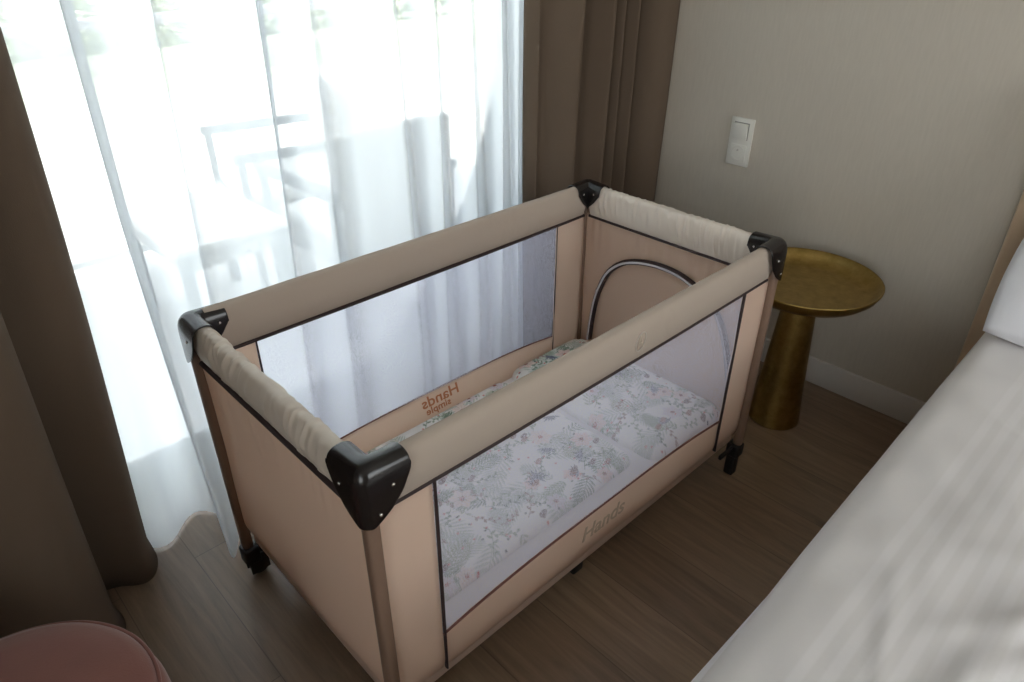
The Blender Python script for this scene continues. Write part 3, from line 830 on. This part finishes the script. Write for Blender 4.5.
def printed_pad(name, x0, x1, y0, y1, z0, th, seed, label, cat, rx=.03, puffy=1, res=.0024):
    w, d = x1-x0, y1-y0
    pr = Print(w, d, res, seed); pr.fill(1.0)
    nx, ny = pr.nx, pr.ny
    X, Y = pr.X, pr.Y
    # rounded-rectangle pillow profile
    ex = np.minimum(X, w-X); ey = np.minimum(Y, d-Y)
    def ed(e, r): t = np.clip(e/r, 0, 1); return np.sqrt(np.clip(1-(1-t)**2, 0, 1))
    Z = th*ed(ex, rx)*ed(ey, rx)
    cx = np.vectorize(lambda a, b_: noise.noise((a*5, b_*5, seed))*.006*puffy+noise.noise((a*16, b_*16, seed+3))*.0016)
    Z = Z+cx(X, Y)*np.minimum(1, np.minimum(ex, ey)/rx)
    # rounded plan corners
    rc = .045
    PX, PY = X.copy(), Y.copy()
    for sx_, sy_ in ((0, 0), (0, 1), (1, 0), (1, 1)):
        qx = (X if not sx_ else w-X); qy = (Y if not sy_ else d-Y)
        m_ = (qx < rc) & (qy < rc)
        vx, vy = rc-qx, rc-qy
        mxx = np.maximum(vx, vy); ln = np.hypot(vx, vy)+1e-9
        s_ = np.where(m_, mxx/ln, 1)
        nqx, nqy = rc-vx*s_, rc-vy*s_
        PX = np.where(m_, (nqx if not sx_ else w-nqx), PX); PY = np.where(m_, (nqy if not sy_ else d-nqy), PY)
    V = np.stack([PX-w/2, PY-d/2, Z+.001], -1).reshape(-1, 3)
    n0 = len(V)
    F = [(j*nx+i, j*nx+i+1, (j+1)*nx+i+1, (j+1)*nx+i) for j in range(ny-1) for i in range(nx-1)]
    # flat underside rim
    ring = [i for i in range(nx)]+[j*nx+nx-1 for j in range(1, ny)]+[(ny-1)*nx+i for i in range(nx-2, -1, -1)]+[j*nx for j in range(ny-2, 0, -1)]
    low = [(V[i][0], V[i][1], 0) for i in ring]
    Vl = [tuple(v) for v in V]+low
    m_ = len(ring)
    for k in range(m_): F.append((ring[k], n0+k, n0+(k+1) % m_, ring[(k+1) % m_]))
    F.append(tuple(n0+k for k in range(m_))[::-1])
    me = bpy.data.meshes.new(name); me.from_pydata(Vl, [], F); me.update()
    ca = me.color_attributes.new('print', 'FLOAT_COLOR', 'POINT')
    col = np.ones((len(Vl), 4)); col[:n0, :3] = pr.I.reshape(-1, 3); col[n0:, :3] = np.array(lin(240, 240, 238)[:3])
    ca.data.foreach_set('color', col.astype(np.float32).ravel())
    o = link(name, me, M['print'], loc=((x0+x1)/2, (y0+y1)/2, z0))
    return tagit(o, label, cat)
M['print'] = cloth('floral_print', lin(240, 240, 238), .1, bscale=300, bump=.1, vcol='print', wr=.15)
ZT = .2165
printed_pad('baby_duvet', .060, .880, .105, .632, ZT, .020, 11, 'flat floral printed duvet on the nearer, longer part of the cot mattress', 'bedding', rx=.03)
printed_pad('baby_pillow', .905, 1.245, .060, .645, ZT, .036, 23, 'plump floral printed pillow at the far end of the cot below the arch', 'pillow', rx=.06, puffy=1.3)

# ------------------------------------------------------------------ outside
def st(name, lst, mat, bev=0): o = boxes(name, lst, mat, bev=bev); o['kind'] = 'structure'; return o
st('terrace', [(-7, 3.6, Y1+.22, 3.05, -.16, -.04)], M['terrace'])
st('lawn', [(-14, 14, 9.0, 22, -.50, -.45)], M['grass'])
st('shade_slab', [(-7, 5, Y1+.22, 2.10, 2.75, 2.95)], M['render'])  # overhang out of view, added and sized to shade the terrace
st('paving', [(-14, 14, 3.05, 9.0, -.50, -.44)], M['paving'])
# railing
RL = empty('balcony_railing', (0, 2.9, -.04), 'slim metal balcony railing outside the window', 'railing')
boxes('top_rail', [(-6, 1.95, -.03, .03, 1.10, 1.14)], M['frame'], RL, bev=.004)
boxes('bottom_rail', [(-6, 1.95, -.015, .015, .08, .11)], M['frame'], RL, bev=.003)
for k in range(-3, 2):
    boxes('railing_post', [(k*1.1-.02, k*1.1+.02, -.02, .02, 0, 1.10)], M['frame'], RL)
boxes('glass_infill', [(-3.3, 1.9, -.004, .004, .12, 1.09)], M['glass'], RL)

# coffee table outside
CT = empty('terrace_table', (.60, 2.16, -.04), 'low white-topped table with grey legs on the terrace', 'table', rz=.02)
boxes('table_top', [(-.23, .23, -.31, .31, .435, .46)], M['tabletop'], CT, bev=.004)
boxes('apron', [(-.21, .21, -.29, -.27, .36, .435), (-.21, .21, .27, .29, .36, .435), (-.21, -.19, -.27, .27, .36, .435), (.19, .21, -.27, .27, .36, .435)], M['wicker'], CT)
for sx_ in (-1, 1):
    for sy_ in (-1, 1): boxes('leg', [(sx_*.20-.02, sx_*.20+.02, sy_*.28-.02, sy_*.28+.02, 0, .435)], M['ametal'], CT, bev=.002)

def armchair(loc, rz, label):
    a = empty('terrace_armchair', loc, label, 'armchair', 'terrace armchairs', rz)
    boxes('seat', [(-.28, .28, -.27, .27, .30, .38)], M['wicker'], a, bev=.02, seg=3)
    boxes('seat_cushion', [(-.25, .25, -.25, .26, .38, .44)], M['tabletop'], a, bev=.02, seg=3)
    boxes('backrest', [(-.28, .28, .25, .31, .38, .84)], M['wicker'], a, bev=.02, seg=3)
    for s_ in (-1, 1):
        boxes('armrest', [(s_*.29-.025, s_*.29+.025, -.28, .30, .60, .635)], M['ametal'], a, bev=.006)
        for yy in (-.25, .27): boxes('leg', [(s_*.29-.015, s_*.29+.015, yy-.015, yy+.015, 0, .61)], M['ametal'], a, bev=.003)
    return a
armchair((1.15, 2.50, -.04), math.radians(-100), 'grey wicker terrace armchair right of the white table, by the railing')
armchair((1.17, 1.86, -.04), math.radians(-178), 'grey wicker terrace armchair close behind the voile curtain')

# garden beyond
def blob_foliage(rng, c, r, n, leaf=.05):
    V, F = [], []
    for _ in range(n):
        while True:
            q = Vector((rng.uniform(-1, 1), rng.uniform(-1, 1), rng.uniform(-1, 1)))
            if .35 < q.length < 1: break
        p_ = Vector((c[0]+q.x*r[0], c[1]+q.y*r[1], c[2]+q.z*r[2]))
        d = Vector((rng.uniform(-1, 1), rng.uniform(-1, 1), rng.uniform(-.6, 1))).normalized(); e = d.orthogonal().normalized()
        s_ = leaf*rng.uniform(.7, 1.5); i = len(V)
        V += [p_-d*s_, p_+e*s_*.4, p_+d*s_, p_-e*s_*.4]; F.append((i, i+1, i+2, i+3))
    me = bpy.data.meshes.new('l'); me.from_pydata([tuple(v) for v in V], [], F); me.update(); return me
rng = random.Random(3)
for i, (x, y, h, r, lb) in enumerate(((.3, 8.5, 2.2, 1.2, 'bushy garden tree furthest left beyond the railing'), (3.2, 10.5, 2.8, 1.5, 'bushy garden tree in the middle beyond the railing'), (6.5, 9.5, 2.4, 1.3, 'bushy garden tree furthest right beyond the railing'))):
    t = empty('garden_tree', (x, y, -.45), lb, 'tree', 'garden trees')
    tube('trunk', [(0, 0, 0), (.04, .02, h*.4), (0, .03, h*.8)], [.09, .07, .04], M['bark'], t)
    link('crown', blob_foliage(rng, (0, 0, h), (r, r, r*.8), 2600, .09), M['leaf'], t, smooth=False)
hd = link('hedge', blob_foliage(rng, (3, 0, .45), (9, .5, .6), 9000, .08), M['leaf'], smooth=False, loc=(0, 13, -.45))
tagit(hd, 'long clipped hedge at the end of the lawn', 'hedge', kind='stuff')

# ------------------------------------------------------------------ light
w = bpy.data.worlds.new('W'); bpy.context.scene.world = w; w.use_nodes = True
nt = w.node_tree; bg = nt.nodes['Background']
tc = N(nt, 'ShaderNodeTexCoord'); sp = N(nt, 'ShaderNodeSeparateXYZ'); nt.links.new(tc.outputs['Generated'], sp.inputs[0])
cr = N(nt, 'ShaderNodeValToRGB'); cr.color_ramp.elements[0].position = .0; cr.color_ramp.elements[0].color = (1, .98, .95, 1)
cr.color_ramp.elements[1].position = .6; cr.color_ramp.elements[1].color = (.86, .93, 1, 1)
nt.links.new(sp.outputs['Z'], cr.inputs['Fac']); nt.links.new(cr.outputs[0], bg.inputs['Color'])
bg.inputs['Strength'].default_value = 5.5
sl = bpy.data.lights.new('sun', 'SUN'); sl.energy = 6.5; sl.angle = .01; sl.color = (1, .95, .86)
so_ = bpy.data.objects.new('sun', sl); C.objects.link(so_); so_.rotation_euler = Vector((.35, -.45, 1)).to_track_quat('Z', 'Y').to_euler(); so_.location = (0, 4, 6)

def area(name, loc, rot, sx_, sy_, power, portal=False, col=(1, 1, 1)):
    l = bpy.data.lights.new(name, 'AREA'); l.shape = 'RECTANGLE'; l.size = sx_; l.size_y = sy_; l.energy = power; l.color = col
    if portal: l.cycles.is_portal = True
    o = bpy.data.objects.new(name, l); C.objects.link(o); o.location = loc; o.rotation_euler = rot; return o
area('window_portal', ((WX0+WX1)/2, Y1+.24, WZ1/2), (-PI/2, 0, 0), WX1-WX0, WZ1, 1, True)
area('window_portal', (X0-.22, (VY0+VY1)/2, (VZ0+VZ1)/2), (0, -PI/2, 0), VZ1-VZ0, VY1-VY0, 1, True)
area('window_portal', ((UX0+UX1)/2, Y0-.22, (UZ0+UZ1)/2), (PI/2, 0, 0), UX1-UX0, UZ1-UZ0, 1, True)

# ------------------------------------------------------------------ camera
cam = bpy.data.cameras.new('cam'); co = bpy.data.objects.new('camera', cam); C.objects.link(co)
cam.sensor_width = 36; cam.lens = 706.58/1024*36; cam.clip_start = .02; cam.clip_end = 200
pos = Vector((-.383, -.722, 1.483)); yaw, pitch, roll = .80593, .54257, .00276
f = Vector((math.cos(pitch)*math.cos(yaw), math.cos(pitch)*math.sin(yaw), -math.sin(pitch)))
r = Vector((math.sin(yaw), -math.cos(yaw), 0)); u = r.cross(f)
r2 = r*math.cos(roll)+u*math.sin(roll); u2 = u*math.cos(roll)-r*math.sin(roll)
co.matrix_world = Matrix(((r2.x, u2.x, -f.x, pos.x), (r2.y, u2.y, -f.y, pos.y), (r2.z, u2.z, -f.z, pos.z), (0, 0, 0, 1)))
sc = bpy.context.scene; sc.camera = co
sc.view_settings.view_transform = 'Standard'; sc.view_settings.look = 'None'; sc.view_settings.gamma = 1
sc.view_settings.use_curve_mapping = False
sc.view_settings.exposure = .22
sc.cycles.max_bounces = 16; sc.cycles.diffuse_bounces = 8; sc.cycles.transparent_max_bounces = 24; sc.cycles.transmission_bounces = 12
sc.cycles.use_denoising = True
sc.cycles.denoising_prefilter = 'ACCURATE'
sc.cycles.sample_clamp_indirect = 8
